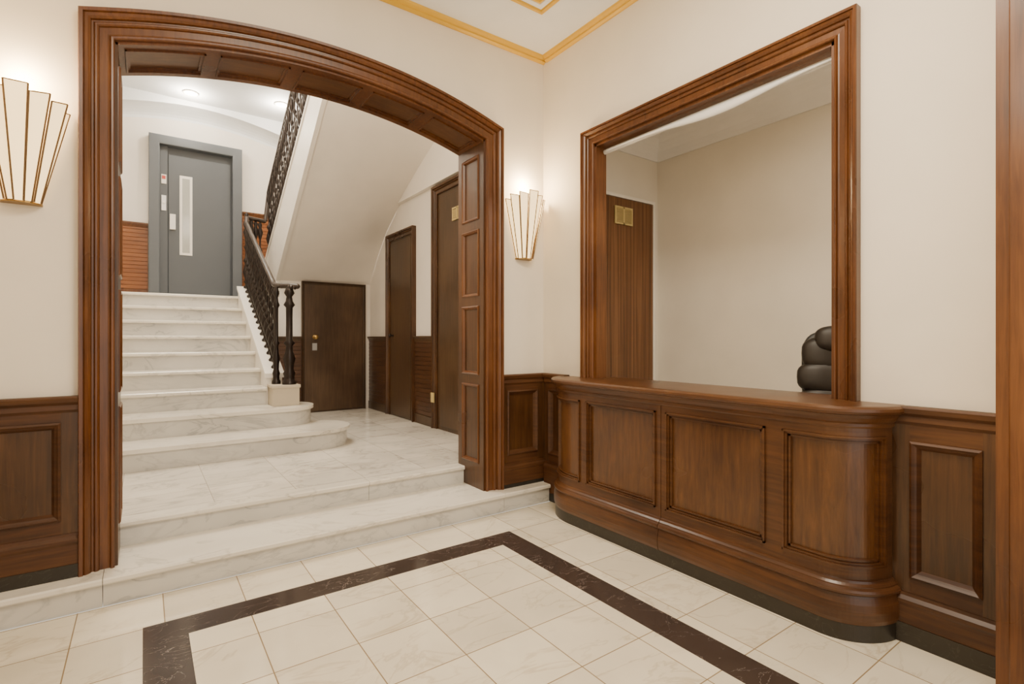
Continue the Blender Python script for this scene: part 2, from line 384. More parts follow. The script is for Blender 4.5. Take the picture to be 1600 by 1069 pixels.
# ------------------------------------------------------------------ counter
CO = (XB, 2.1, 0)
cnt = empty('reception_counter', CO, label='long walnut reception counter with rounded ends and framed panels', category='counter')
CW = 0.25; LY, LR_ = 2.93, 0.33; RY, RR_ = 1.16, 0.215
pts = []
for i in range(25):
    t = math.pi/2*i/24; pts.append((XB-CW*math.sin(t), LY+LR_*math.cos(t)))
for i in range(1, 24): pts.append((XB-CW, LY+(RY-LY)*i/24))
for i in range(25):
    t = math.pi/2*i/24; pts.append((XB-CW*math.cos(t), RY-RR_*math.sin(t)))
PV = [Vector(p) for p in pts]
nr = []
c_ = Vector((XB, 2.1))
for i in range(len(PV)):
    a = PV[max(0, i-1)]; b = PV[min(len(PV)-1, i+1)]; d = (b-a).normalized(); n_ = Vector((d.y, -d.x))
    if n_.dot(PV[i]-c_) < 0: n_ = -n_
    nr.append(n_)
nr[0] = Vector((0, 1)); nr[-1] = Vector((0, -1))
cum = [0]
for i in range(1, len(PV)): cum.append(cum[-1]+(PV[i]-PV[i-1]).length)
SL = cum[-1]
def cat(s):
    s = max(0, min(SL, s))
    for i in range(1, len(cum)):
        if s <= cum[i]+1e-9:
            t = (s-cum[i-1])/(cum[i]-cum[i-1]); return PV[i-1].lerp(PV[i], t), nr[i-1].lerp(nr[i], t).normalized()
def s_of_y(y): return cum[24]+(LY-y)
def csweep(f, prof, s0=0, s1=None, mi=0, cap=False):
    s1 = SL if s1 is None else s1
    ss = [s0]+[c for c in cum if s0+1e-4 < c < s1-1e-4]+[s1]; k = len(prof); vs = []
    for s in ss:
        p, n_ = cat(s)
        for o, z in prof: q = p+n_*o; vs.append((q.x, q.y, z))
    fs = [(i*k+q, (i+1)*k+q, (i+1)*k+q+1, i*k+q+1) for i in range(len(ss)-1) for q in range(k-1)]
    f.add(vs, fs, mi, False)
    f.add(vs, [tuple(range(k)), tuple((len(ss)-1)*k+q for q in range(k))], mi)
    if cap:
        f.add(vs, [tuple(i*k+k-1 for i in range(len(ss)))], mi)
def cbox(f, s0, s1, z0, z1, o0, o1, mi=0):
    csweep(f, [(o0, z0), (o1, z0), (o1, z1), (o0, z1), (o0, z0)], s0, s1, mi)
f = MB(); csweep(f, [(0, 0), (0.032, 0), (0.032, 0.078), (0.0, 0.083)]); build(f, 'plinth', M_black, CO, cnt, CO, label='black marble plinth')
sm_ = s_of_y(2.095)
f = MB()
for a, b in ((0, sm_-0.002), (sm_+0.002, SL)):
    csweep(f, [(-0.02, 0.08), (0.034, 0.08), (0.040, 0.10), (0.043, 0.14), (0.041, 0.175), (0.033, 0.205), (0.031, 0.212), (0.042, 0.220), (0.044, 0.230), (0.040, 0.24), (0.028, 0.248), (0.028, 0.254), (0.018, 0.264), (0.014, 0.275), (0.0, 0.283), (-0.02, 0.283)], a, b)
build(f, 'skirt', M_panelh, CO, cnt, CO)
f = MB(); csweep(f, [(-0.015, 0.27), (-0.015, 1.04)])
PL = [(0.10, s_of_y(2.765)-0.07), (s_of_y(2.765), s_of_y(2.135)), (s_of_y(2.055), s_of_y(1.425)), (s_of_y(1.335), SL-0.085)]
pz0, pz1 = 0.335, 0.945
xs = [0]+[x for p in PL for x in p]+[SL]
g = MB()
for i in range(0, len(xs), 2):
    if i == 4:
        cbox(g, xs[i], sm_-0.002, 0.27, 1.0, -0.015, 0.008); cbox(g, sm_+0.002, xs[i+1], 0.27, 1.0, -0.015, 0.008)
    else: cbox(g, xs[i], xs[i+1], 0.27, 1.0, -0.015, 0.008)
for a, b in PL:
    cbox(g, a, b, 0.27, pz0, -0.015, 0.008); cbox(g, a, b, pz1, 1.0, -0.015, 0.008)
    for i0, i1, h in ((0, 0.010, 0.020), (0.010, 0.020, 0.010), (0.020, 0.024, -0.006), (0.024, 0.034, 0.0)):
        cbox(g, a+i0, b-i0, pz0+i0, pz0+i1, -0.015, h); cbox(g, a+i0, b-i0, pz1-i1, pz1-i0, -0.015, h)
        cbox(g, a+i0, a+i1, pz0+i0, pz1-i0, -0.015, h); cbox(g, b-i1, b-i0, pz0+i0, pz1-i0, -0.015, h)
M_cpan = wood('counter_panel_veneer', (0.050, 0.018, 0.005), (0.094, 0.036, 0.0095), (0.15, 0.062, 0.017), scale=(22, 22, 2.5), rough=0.26, coat=0.35)
build(f, 'panel_board', M_cpan, CO, cnt, CO)
build(g, 'panel_frame', M_panelh, CO, cnt, CO)
f = MB(); csweep(f, [(-0.015, 0.985), (0.014, 0.985), (0.018, 0.993), (0.018, 1.006), (0.028, 1.016), (0.038, 1.034), (0.042, 1.05), (-0.015, 1.05)])
build(f, 'cornice', M_panelh, CO, cnt, CO)
f = MB(); pr = [(0, 1.050), (0.048, 1.050), (0.062, 1.055), (0.068, 1.066), (0.066, 1.079), (0.056, 1.089), (0.042, 1.092)]
csweep(f, pr, cap=True)
f.box((XB-0.01, WY0-0.04, 1.047), (XB2+0.12, WY1+0.02, 1.0915))
build(f, 'countertop', M_panelh, CO, cnt, CO)

# ------------------------------------------------------------------ marble threshold steps
def slab_step(name, x0, x1, y0, y1, z0, z1, joints, **pr):
    f = MB(); xs = [x0]+joints+[x1]
    for i in range(len(xs)-1):
        a, b = xs[i]+0.0014, xs[i+1]-0.0014
        f.box((a, y0+0.020, z0), (b, y1, z1-0.03), mi=1)
        f.extr(a, b, [(y0+0.006, z1-0.034), (y0, z1-0.026), (y0, z1-0.008), (y0+0.008, z1), (y1, z1), (y1, z1-0.034)])
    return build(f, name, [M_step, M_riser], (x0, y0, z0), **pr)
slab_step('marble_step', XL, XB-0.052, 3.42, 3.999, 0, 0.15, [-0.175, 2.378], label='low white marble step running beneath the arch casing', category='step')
slab_step('marble_step', OX0+0.001, OX1-0.016, 3.88, 3.999, 0.1501, 0.30, [1.42], label='white marble step inside the arched opening', category='step')
f = MB(); f.box((-0.6, 4.0, 0.1), (3.1, 9.6, 0.2995)); structure(f, 'floor_hall', M_tileh)

# ------------------------------------------------------------------ hall shell
XH = 2.95; YE = 9.3
f = MB(); f.box((-0.6, YA2, 0.3), (-0.45, YE, 6.2)); structure(f, 'wall_hall_left', M_hall)
f = MB(); f.box((XH, YA2, 0.3), (XH+0.15, YE+0.15, 6.2))
f.box((XH-0.06, YA2, 3.30), (XH, 7.15, 6.2)); structure(f, 'wall_hall_right', M_hall)
f = MB(); f.box((-0.6, YE, 0.3), (XH, YE+0.15, 6.2)); structure(f, 'wall_hall_back', M_hall)
f = MB(); f.box((-0.6, YA, CH+0.1), (XH+0.15, YA2, 6.2)); structure(f, 'wall_hall_front', M_hall)
f = MB(); f.box((-0.6, YA, 6.2), (XH+0.15, YE+0.15, 6.3)); structure(f, 'ceiling_hall', M_ceil)
f = MB(); f.box((-0.45, 7.6, 4.92), (XH, YE, 5.05))
def bandz(x): return 4.52+0.20*math.sin(min(1, max(0, (x+0.6)/2.6))*math.pi)
n = 20
for i in range(n):
    xa = -0.45+(XH+0.45)*i/n; xb = -0.45+(XH+0.45)*(i+1)/n; za, zb = bandz(xa), bandz(xb)
    yf = YE-0.32
    f.add([(xa, yf, za+0.13), (xb, yf, zb+0.13), (xb, yf, 4.92), (xa, yf, 4.92)], [(0, 1, 2, 3)])
    prev = (yf, 0.13)
    for j in range(1, 7):
        t = math.pi/2*j/6; cur = (yf+0.32*math.sin(t), 0.13*math.cos(t))
        f.add([(xa, prev[0], za+prev[1]), (xb, prev[0], zb+prev[1]), (xb, cur[0], zb+cur[1]), (xa, cur[0], za+cur[1])], [(0, 1, 2, 3)], 0, True)
        prev = cur
structure(f, 'ceiling_landing', M_ceil)
f = MB(); f.box((1.29, 8.3, 1.85), (XH-0.001, YE-0.001, 2.01)); structure(f, 'floor_landing', M_step)

# ------------------------------------------------------------------ lower staircase
SO = (0.5, 5.28, 0.3)
st = empty('staircase', SO, label='white marble staircase with rounded bottom steps rising to the lift landing', category='staircase')
ny = [5.28, 5.74, 6.20, 6.55, 6.90, 7.25, 7.60, 7.95, 8.30]
X0 = -0.445; XR = 1.10
def roundplan(y, xe, r, o=0):
    pts = [(X0, y-o)]
    cx, cy = xe, y+r
    for i in range(21):
        a = -math.pi/2+math.pi*i/20
        pts.append((cx+(r+o)*math.cos(a), cy+(r+o)*math.sin(a)))
    pts += [(X0, y+2*r+o)]
    return pts
for i, y in enumerate(ny):
    zt = 0.3+0.19*(i+1); zb = zt-0.19
    f = MB()
    if i < 2:
        r, xe = ((0.36, 1.43), (0.30, 1.22))[i]
        f.prism(roundplan(y, xe, r, 0.000), zb, zt-0.035, mi=1)
        f.prism(roundplan(y, xe, r, 0.028), zt-0.035, zt, mi=0)
    else:
        yb = (ny[i+1]+0.03) if i < 8 else YE-0.002
        f.box((X0, y+0.008, zb), (XR, yb, zt-0.03), mi=1)
        f.extr(X0, XR+0.0, [(y-0.026, zt-0.038), (y-0.034, zt-0.029), (y-0.034, zt-0.008), (y-0.026, zt), (yb, zt), (yb, zt-0.038)])
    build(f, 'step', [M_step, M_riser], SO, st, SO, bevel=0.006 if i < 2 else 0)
sl = 0.19/0.35
f = MB()
Tx = plane((0, 0, 0), (0, 1, 0), (0, 0, 1), (1, 0, 0))
f.prism([(6.22, 0.3), (8.3, 0.3), (8.3, 2.12), (6.22, 2.12-2.08*sl)], 1.10, 1.265, T=Tx)
f.prism([(6.20, 2.10-2.08*sl), (8.32, 2.12), (8.32, 2.16), (6.20, 2.15-2.08*sl)], 1.085, 1.285, T=Tx)
build(f, 'stringer', M_white, SO, st, SO)
f = MB(); f.box((1.12, 5.95, 0.68), (1.39, 6.22, 0.89)); f.box((1.11, 5.94, 0.87), (1.40, 6.23, 0.905))
build(f, 'newel_block', plain('beige_stone', (0.52, 0.45, 0.34), 0.5), SO, st, SO, bevel=0.006)

UO = (1.55, 9.0, 2.01)
us = empty('staircase', UO, label='upper stair flight with smooth white plastered underside and stringer', category='staircase')
def Sz(y): return 2.235+0.72*(8.08-y)
WP = [(8.06, 2.27), (7.75, 2.62), (7.37, 2.98), (6.9, 3.28), (6.3, 3.55), (5.61, 3.82), (4.4, 4.25)]
def Wz(y):
    for i in range(len(WP)-1):
        if WP[i][0] >= y >= WP[i+1][0]:
            t = (WP[i][0]-y)/(WP[i][0]-WP[i+1][0]); return WP[i][1]+(WP[i+1][1]-WP[i][1])*t
    return WP[-1][1] if y < 5 else WP[0][1]
f = MB(); nx_, ny_ = 20, 36; vs = []
x0, x1 = 1.60, XH-0.004
for j in range(ny_+1):
    y = 8.06-(8.06-4.4)*j/ny_
    for i in range(nx_+1):
        t = i/nx_; k = t**3
        vs.append((x0+(x1-x0)*t, y, Sz(y)*(1-k)+Wz(y)*k))
fs = [(j*(nx_+1)+i, j*(nx_+1)+i+1, (j+1)*(nx_+1)+i+1, (j+1)*(nx_+1)+i) for j in range(ny_) for i in range(nx_)]
f.add(vs, fs, 0, True)
build(f, 'soffit', M_hall, UO, us, UO)
f = MB()
yy = 8.55; k = 0
while yy > 4.9:
    z = 2.25+0.19*k
    if z > max(Sz(yy-0.30), Wz(max(4.5, yy-0.30)))+0.03 and yy < 8.3: f.box((1.60, yy-0.30, z), (XH-0.07, yy, z+0.12))
    k += 1; yy -= 0.30
if f.v: build(f, 'tread_block', M_step, UO, us, UO)
f = MB()
f.prism([(8.04, 2.25), (4.4, 4.87), (4.4, 5.255), (8.8, 2.60), (8.95, 2.2), (8.95, 2.012), (8.3, 2.012), (8.21, 2.1), (8.04, 2.1)], 1.55, 1.60, T=Tx)
f.prism([(4.4, 5.25), (8.82, 2.59), (8.82, 2.63), (4.4, 5.29)], 1.535, 1.615, T=Tx)
build(f, 'stringer', M_white, UO, us, UO)
f = MB(); f.box((1.285, 8.05, 0.3), (XH, 8.2, 2.0)); f.box((1.605, 8.05, 2.0), (XH, 8.2, 2.27)); f.box((1.285, 8.05, 2.0), (1.605, 8.2, 2.01)); structure(f, 'wall_under_stairs', M_hall)

# ------------------------------------------------------------------ railings
balprof = [(0.034, 0), (0.034, 0.02), (0.016, 0.04), (0.014, 0.06), (0.034, 0.085), (0.015, 0.115), (0.030, 0.16), (0.043, 0.215), (0.030, 0.28), (0.013, 0.335),
           (0.034, 0.37), (0.034, 0.39), (0.012, 0.42), (0.011, 0.52), (0.030, 0.56), (0.011, 0.60), (0.012, 0.68), (0.028, 0.72), (0.042, 0.77), (0.020, 0.82), (0.032, 0.85), (0.016, 0.88)]
f = MB(); f.lathe(balprof, seg=10)
BM = bpy.data.meshes.new('baluster'); BM.from_pydata([tuple(v) for v in f.v], [], f.f); BM.materials.append(M_iron)
for p in BM.polygons: p.use_smooth = True
def add_bal(parent, po, loc, h):
    o = bpy.data.objects.new('baluster', BM); o.location = Vector(loc)-Vector(po); o.scale = (1, 1, h/0.88); link(o, parent)
RO = (1.2, 6.15, 0.9)
rl = empty('stair_railing', RO, label='black cast iron balustrade with dark handrail beside the marble steps', category='railing')
f = MB()
hz = lambda y: 2.14-(8.3-y)*sl+0.95
scroll = [(1.335+0.048*math.cos(a)*(1-a/14), 6.02+0.048*math.sin(a)*(1-a/14), 1.985-0.004*a) for a in [5.5-0.6*i for i in range(10)]]
railp = scroll+[(1.32, 6.06, 1.99), (1.24, 6.12, 1.99), (1.2, 6.22, 2.0), (1.2, 6.34, hz(6.34)), (1.2, 8.25, hz(8.25)), (1.22, 8.36, 3.17), (1.5, 8.62, 3.20)]
for i in range(len(railp)-1): f.rod(railp[i], railp[i+1], 0.030 if i > 8 else 0.022, 10)
for p in railp[9:]: f.lathe([(0.005, -0.030), (0.022, -0.020), (0.031, 0), (0.022, 0.020), (0.005, 0.030)], p, 10)
build(f, 'handrail', M_rail, RO, rl, RO)
NPR = [(0.075, 0), (0.075, 0.03), (0.055, 0.05), (0.055, 0.09), (0.065, 0.12), (0.045, 0.16), (0.05, 0.22), (0.065, 0.28), (0.04, 0.36), (0.034, 0.42), (0.06, 0.45), (0.036, 0.48), (0.034, 0.72), (0.036, 0.84), (0.06, 0.87), (0.038, 0.91), (0.03, 0.96), (0.055, 1.0), (0.04, 1.04), (0.03, 1.07)]
f = MB(); f.lathe(NPR, (1.30, 6.03, 0.905), 16)
build(f, 'newel_post', M_iron, RO, rl, RO)
f = MB(); f.lathe([(r*0.62, z) for r, z in NPR], (1.19, 6.15, 0.905), 12)
build(f, 'newel_post', M_iron, RO, rl, RO)
f = MB(); f.lathe([(0.03, 0), (0.03, 0.1), (0.02, 0.14), (0.028, 0.4), (0.02, 0.6), (0.028, 0.95), (0.045, 1.02), (0.02, 1.12), (0.03, 1.16), (0.002, 1.2)], (1.22, 8.36, 2.05), 12)
build(f, 'newel_post', M_iron, RO, rl, RO)
yy = 6.31
while yy < 8.3:
    z0 = 2.15-(8.3-yy)*sl
    add_bal(rl, RO, (1.2, yy, z0), hz(yy)-z0-0.02); yy += 0.14
for k in range(1, 4):
    t = k/4; add_bal(rl, RO, (1.22+0.28*t, 8.36+0.26*t, 2.01), 1.15)
R2 = (1.575, 8.7, 2.66)
r2 = empty('stair_railing', R2, label='black cast iron balustrade climbing the upper flight', category='railing')
us_t = lambda y: 2.63+(8.82-y)*(5.29-2.63)/(8.82-4.4)
f = MB(); f.rod((1.575, 8.7, us_t(8.7)+0.96), (1.575, 5.2, us_t(5.2)+0.96), 0.032, 10); f.rod((1.52, 8.64, 3.22), (1.575, 8.7, us_t(8.7)+0.96), 0.03, 10)
build(f, 'handrail', M_rail, R2, r2, R2)
yy = 8.66
while yy > 5.3:
    add_bal(r2, R2, (1.575, yy, us_t(yy)-0.015), 0.96); yy -= 0.15

# ------------------------------------------------------------------ doors
def dooron(T, w, h, cw, name, mf, ml):
    f = MB()
    f.sweep([(0, 0), (0, h), (w, h), (w, 0)], [(0, 0), (0, 0.03), (0.01, 0.035), (cw*0.45, 0.03), (cw*0.55, 0.045), (cw*0.7, 0.04), (cw*0.75, 0.055), (cw, 0.058), (cw, 0)], T=T)
    f.box((0, 0, 0), (w, h, 0.012), T=T, mi=1)
    return structure(f, name, [mf, ml])
def leafpart(parent, T, a0, b0, a1, b1, c0, c1, mat, name, **k):
    f = MB(); f.bbox((a0, b0, c0), (a1, b1, c1), T=T, e=min(0.003, (c1-c0)/2)); return build(f, name, mat, (0, 0, 0), parent, **k)
TE = plane((0.189, YE, 2.01), (1, 0, 0), (0, 0, 1), (0, -1, 0))
f = MB(); w, h = 0.952, 2.27
f.sweep([(0, 0), (0, h), (w, h), (w, 0)], [(0, 0), (0, 0.13), (0.01, 0.135), (0.125, 0.135), (0.132, 0.128), (0.132, 0)], T=TE)
f.box((0, 0, 0), (w, h, 0.01), T=TE, mi=1)
f.box((0, 0, 0.01), (0.10, h-0.0, 0.05), T=TE, mi=1)
d1 = structure(f, 'door_1', [M_elevf, M_elev])
leafpart(d1, TE, 0.11, 0.02, w-0.02, h-0.12, 0.01, 0.045, M_elev, 'door_leaf')
leafpart(d1, TE, 0.25, 0.66, 0.415, 1.86, 0.045, 0.056, M_white, 'window_surround')
leafpart(d1, TE, 0.285, 0.70, 0.38, 1.82, 0.056, 0.060, M_glass, 'window_pane')
leafpart(d1, TE, 0.125, 1.03, 0.20, 1.26, 0.045, 0.085, M_white, 'handle')
f = MB(); f.bbox((0.02, 1.30, 0.05), (0.085, 1.53, 0.062), T=TE); f.lathe([(0.018, 0), (0.018, -0.01)], TE(0.052, 1.42, 0.062), 12, axis='Y', mi=1)
build(f, 'lift_call_panel', [M_steel, M_white], TE(0.05, 1.4, 0.05), label='steel lift call button plate on the lift jamb', category='button panel')
f = MB(); f.bbox((0.02, 1.70, 0.05), (0.085, 1.84, 0.062), T=TE); f.bbox((0.03, 1.77, 0.062), (0.075, 1.82, 0.066), T=TE, mi=1, e=0.001)
build(f, 'lift_indicator', [M_white, M_red], TE(0.05, 1.75, 0.05), label='small white and red lift indicator plate', category='indicator')
TCp = lambda y0: plane((XH, y0, 0.3), (0, 1, 0), (0, 0, 1), (-1, 0, 0))
d2 = dooron(TCp(4.75), 0.93, 2.87, 0.10, 'door_2', M_panel, M_dark)
T2 = TCp(4.75)
leafpart(d2, T2, 0.10, 0.05, 0.83, 2.80, 0.012, 0.03, M_dark, 'door_leaf')
def vent(parent, T, a0, b0, a1, b1, c):
    f = MB(); f.box((a0, b0, c), (a1, b1, c+0.004), T=T, mi=1)
    f.sweep([(a0, b0), (a1, b0), (a1, b1), (a0, b1)], [(0, c), (0, c+0.014), (0.018, c+0.014), (0.018, c)], T=T, closed=True)
    m = (a0+a1)/2; f.box((m-0.009, b0, c), (m+0.009, b1, c+0.014), T=T)
    z = b0+0.024
    while z < b1-0.024: f.box((a0+0.02, z, c), (a1-0.02, z+0.0075, c+0.012), T=T); z += 0.013
    return build(f, 'vent_grille', [M_ivory, M_dark], (0, 0, 0), parent, label='yellowed slatted vent grille')
vent(d2, T2, 0.30, 2.47, 0.52, 2.62, 0.03)
d3 = dooron(TCp(6.42), 0.75, 2.52, 0.09, 'door_3', M_panel, M_dark)
T3 = TCp(6.42)
leafpart(d3, T3, 0.03, 0.02, 0.72, 2.48, 0.012, 0.028, M_dark, 'door_leaf')
f = MB(); f.lathe([(0.02, 0), (0.012, -0.01), (0.012, -0.03), (0.028, -0.045), (0.028, -0.06), (0.01, -0.07)], T3(0.62, 1.15, 0.028), 12, axis='X'); build(f, 'door_knob', M_iron, (0, 0, 0), d3)
T4 = plane((1.93, 8.05, 0.3), (1, 0, 0), (0, 0, 1), (0, -1, 0))
d4 = dooron(T4, 0.90, 1.93, 0.03, 'door_4', M_dark, M_dark)
leafpart(d4, T4, 0.01, 0.02, 0.89, 1.92, 0.012, 0.03, M_dark, 'door_leaf')
f = MB(); f.lathe([(0.035, 0), (0.03, -0.008), (0.014, -0.012), (0.014, -0.04), (0.035, -0.055), (0.035, -0.07), (0.012, -0.08)], T4(0.16, 1.13, 0.03), 14, axis='Y')
build(f, 'door_knob', plain('knob_brass', (0.65, 0.42, 0.14), 0.3, 0.9), (0, 0, 0), d4)
leafpart(d4, T4, 0.12, 0.93, 0.19, 1.04, 0.03, 0.042, M_steel, 'lock_plate')
def hwains(T, L, z0, z1, name, mat, mat2):
    f = MB(); f.box((0, z0, 0), (L, z1, 0.012), T=T)
    z = z0+0.12
    while z < z1-0.08:
        f.bbox((0, z+0.003, 0.010), (L, z+0.055, 0.02), T=T, e=0.003); z += 0.058
    f.bbox((0, z0, 0), (L, z0+0.12, 0.03), T=T, mi=1)
    f.extr(0, L, [(z1-0.07, 0), (z1-0.07, 0.02), (z1-0.04, 0.03), (z1-0.02, 0.045), (z1, 0.045), (z1, 0)], T=T, mi=1)
    structure(f, name, [mat, mat2])
TC0 = lambda y0: plane((XH, y0, 0), (0, 1, 0), (0, 0, 1), (-1, 0, 0))
M_hw = wood('hall_wainscot_wood', (0.038, 0.016, 0.007), (0.074, 0.031, 0.013), (0.11, 0.05, 0.02), scale=(2, 2, 26))
hwains(TC0(5.78), 0.55, 0.3, 1.44, 'trim_14', M_hw, M_dark)
hwains(TC0(7.26), 0.79, 0.3, 1.44, 'trim_15', M_hw, M_dark)
hwains(plane((1.285, 8.05, 0), (1, 0, 0), (0, 0, 1), (0, -1, 0)), 0.615, 0.3, 1.44, 'trim_16', M_hw, M_dark)
hwains(TC0(4.0), 0.65, 0.3, 1.44, 'trim_17', M_hw, M_dark)
hwains(plane((-0.45, YE, 0), (1, 0, 0), (0, 0, 1), (0, -1, 0)), 0.50, 2.01, 3.10, 'trim_18', M_orange, M_frame)
hwains(plane((1.285, YE, 0), (1, 0, 0), (0, 0, 1), (0, -1, 0)), 1.66, 2.01, 3.45, 'trim_19', M_orange, M_frame)
f = MB(); Tq = TC0(5.74); f.bbox((0.02-0.06, 0.62, 0.05), (0.02+0.02, 0.74, 0.064), T=Tq)
build(f, 'wall_outlet', M_ivory, Tq(0, 0.68, 0.05), label='small ivory socket plate on dark door casing', category='socket')

# ------------------------------------------------------------------ porter's lodge
LX, LYE, LZ, LC = 4.3, 3.45, 0.3, 3.45
f = MB(); f.box((XB2, -0.4, 0.15), (LX, LYE, LZ)); structure(f, 'floor_lodge', M_tileh)
f = MB(); f.box((LX, -0.4, 0.15), (LX+0.1, LYE+0.1, LC+0.1)); structure(f, 'wall_lodge_right', M_lodge)
f = MB(); f.box((XB2, LYE, 0.15), (LX, LYE+0.1, LC+0.1)); structure(f, 'wall_lodge_back', M_lodge)
f = MB(); f.box((XB2, -0.5, 0.15), (LX+0.1, -0.4, LC+0.1)); structure(f, 'wall_lodge_front', M_lodge)
f = MB(); f.box((XB2, -0.4, LC), (LX, LYE, LC+0.1))
r = 0.22; ed = 0.018
def cp(t, o): return (o-ed-r+r*math.sin(t), LC-ed-r+r*math.cos(t))
prof = [(LX-ed-r, LYE-ed-r, LC)]
prof = [(ed+r, 0.0), (ed+r, ed)]+[(ed+r-r*math.sin(math.pi/2*i/8), ed+r-r*math.cos(math.pi/2*i/8)) for i in range(9)]+[(ed, ed+r), (0.0, ed+r)]
for (d0, h0), (d1_, h1) in zip(prof[:-1], prof[1:]):
    if abs(d0-d1_)+abs(h0-h1) < 1e-6: continue
    f.add([(LX-d0, -0.4, LC-h0), (LX-d0, LYE-d0, LC-h0), (LX-d1_, LYE-d1_, LC-h1), (LX-d1_, -0.4, LC-h1)], [(0, 1, 2, 3)], 0, False)
    f.add([(XB2, LYE-d0, LC-h0), (LX-d0, LYE-d0, LC-h0), (LX-d1_, LYE-d1_, LC-h1), (XB2, LYE-d1_, LC-h1)], [(0, 1, 2, 3)], 0, False)
structure(f, 'ceiling_lodge', plain('lodge_ceiling_paint', (0.82, 0.80, 0.77), 0.7))
T5 = plane((3.40, LYE, LZ), (1, 0, 0), (0, 0, 1), (0, -1, 0))
f = MB(); f.sweep([(0, 0), (0, 2.46), (0.80, 2.46), (0.80, 0)], [(0, 0), (0, 0.03), (0.03, 0.03), (0.03, 0)], T=T5); f.box((0, 0, 0), (0.8, 2.46, 0.008), T=T5)
d5 = structure(f, 'door_5', M_white)
leafpart(d5, T5, 0.005, 0.01, 0.795, 2.455, 0.008, 0.028, M_lodgedoor, 'door_leaf')
vent(d5, T5, 0.235, 2.20, 0.48, 2.37, 0.028)
f = MB(); f.lathe([(0.17, 0), (0.17, -0.02), (0.15, -0.045), (0.08, -0.06), (0.005, -0.065)], (3.80, 2.25, LC), 24)
build(f, 'ceiling_lamp', M_white, (3.80, 2.25, LC), label='round flat white ceiling lamp, unlit', category='ceiling lamp')
BO = (2.985, 2.06, 2.88)
bl = empty('roller_blind', BO, label='white roller blind rolled up under the opening head', category='blind')
f = MB(); f.rod((2.985, WY0+0.03, 2.885), (2.985, WY1-0.03, 2.885), 0.018, 12); build(f, 'roller', M_fabric, BO, bl, BO)
f = MB(); n = 24; vs = []
for i in range(n+1):
    t = i/n; y = WY0+0.04+(WY1-WY0-0.08)*t
    d = 0.012+0.05*math.sin(math.pi*min(1, t*1.15))**2*(0.6+0.4*math.sin(t*5))
    vs += [(2.962, y, 2.89), (2.958, y, 2.89-d*0.6), (2.963, y, 2.885-d)]
fs = [(i*3+q, i*3+3+q, i*3+4+q, i*3+1+q) for i in range(n) for q in range(2)]
f.add(vs, fs, 0, True)
o = build(f, 'blind_fabric', M_fabric, BO, bl, BO); sm = o.modifiers.new('s', 'SOLIDIFY'); sm.thickness = 0.004

# ------------------------------------------------------------------ office chair
HO = (3.58, 1.40, LZ)
ch = empty('office_chair', HO, label='black padded leather high-back office chair behind the counter', category='chair')
ch.rotation_euler = (0, 0, math.radians(-60))
def cushion(cx, cy, cz, sx, sy, sz, name, mat, rot=(0, 0, 0), pw=3.2, dent=0.0):
    f = MB(); nu, nv = 28, 16; vs = []
    def sp(v, e): return math.copysign(abs(v)**e, v)
    e = 2/pw
    for j in range(nv+1):
        ph = -math.pi/2+math.pi*j/nv
        for i in range(nu):
            th = 2*math.pi*i/nu
            x = sp(math.cos(ph), e)*sp(math.cos(th), e)*sx/2; y = sp(math.cos(ph), e)*sp(math.sin(th), e)*sy/2; z = sp(math.sin(ph), e)*sz/2
            if y < 0: y += dent*math.exp(-(x/(sx*0.07))**2)
            vs.append((x, y, z))
    fs = [(j*nu+i, j*nu+(i+1) % nu, (j+1)*nu+(i+1) % nu, (j+1)*nu+i) for j in range(nv) for i in range(nu)]
    f.add(vs, fs, 0, True)
    o = build(f, name, mat, (0, 0, 0), ch); o.location = (cx, cy, cz); o.rotation_euler = rot
    return o
cushion(0, 0, 0.50, 0.54, 0.52, 0.14, 'seat', M_leather)
cushion(0, 0.23, 0.64, 0.53, 0.15, 0.28, 'backrest_cushion', M_leather, (-0.12, 0, 0), pw=3.4, dent=0.02)
cushion(0, 0.255, 0.84, 0.53, 0.16, 0.22, 'backrest_cushion', M_leather, (-0.12, 0, 0), pw=3.4, dent=0.02)
cushion(0, 0.275, 1.00, 0.47, 0.16, 0.24, 'backrest_cushion', M_leather, (-0.12, 0, 0), pw=3.4, dent=0.02)
cushion(0.01, 0.25, 1.10, 0.34, 0.15, 0.18, 'headrest', M_leather, (-0.12, 0, 0), pw=3.2)
cushion(0, 0.325, 0.86, 0.46, 0.08, 0.60, 'back_shell', M_plastic, (-0.12, 0, 0), pw=4)
for sx in (-1, 1):
    cushion(sx*0.29, 0.0, 0.70, 0.07, 0.32, 0.05, 'armrest', M_leather)
    cushion(sx*0.29, 0.05, 0.58, 0.04, 0.06, 0.25, 'armrest_support', M_plastic, pw=5)
f = MB(); f.rod((0, 0, 0.09), (0, 0, 0.45), 0.03, 12); o = build(f, 'gas_column', M_plastic, (0, 0, 0), ch)
for k in range(5):
    a = 2*math.pi*k/5; f = MB(); f.rod((0, 0, 0.10), (0.28*math.cos(a), 0.28*math.sin(a), 0.07), 0.026, 8, r2=0.016)
    build(f, 'base_leg', M_plastic, (0, 0, 0), ch)
    f = MB(); f.lathe([(0.012, -0.018), (0.027, -0.015), (0.027, 0.015), (0.012, 0.018)], (0.28*math.cos(a), 0.28*math.sin(a), 0.028), 12, axis='Y')
    build(f, 'caster', M_plastic, (0, 0, 0), ch)

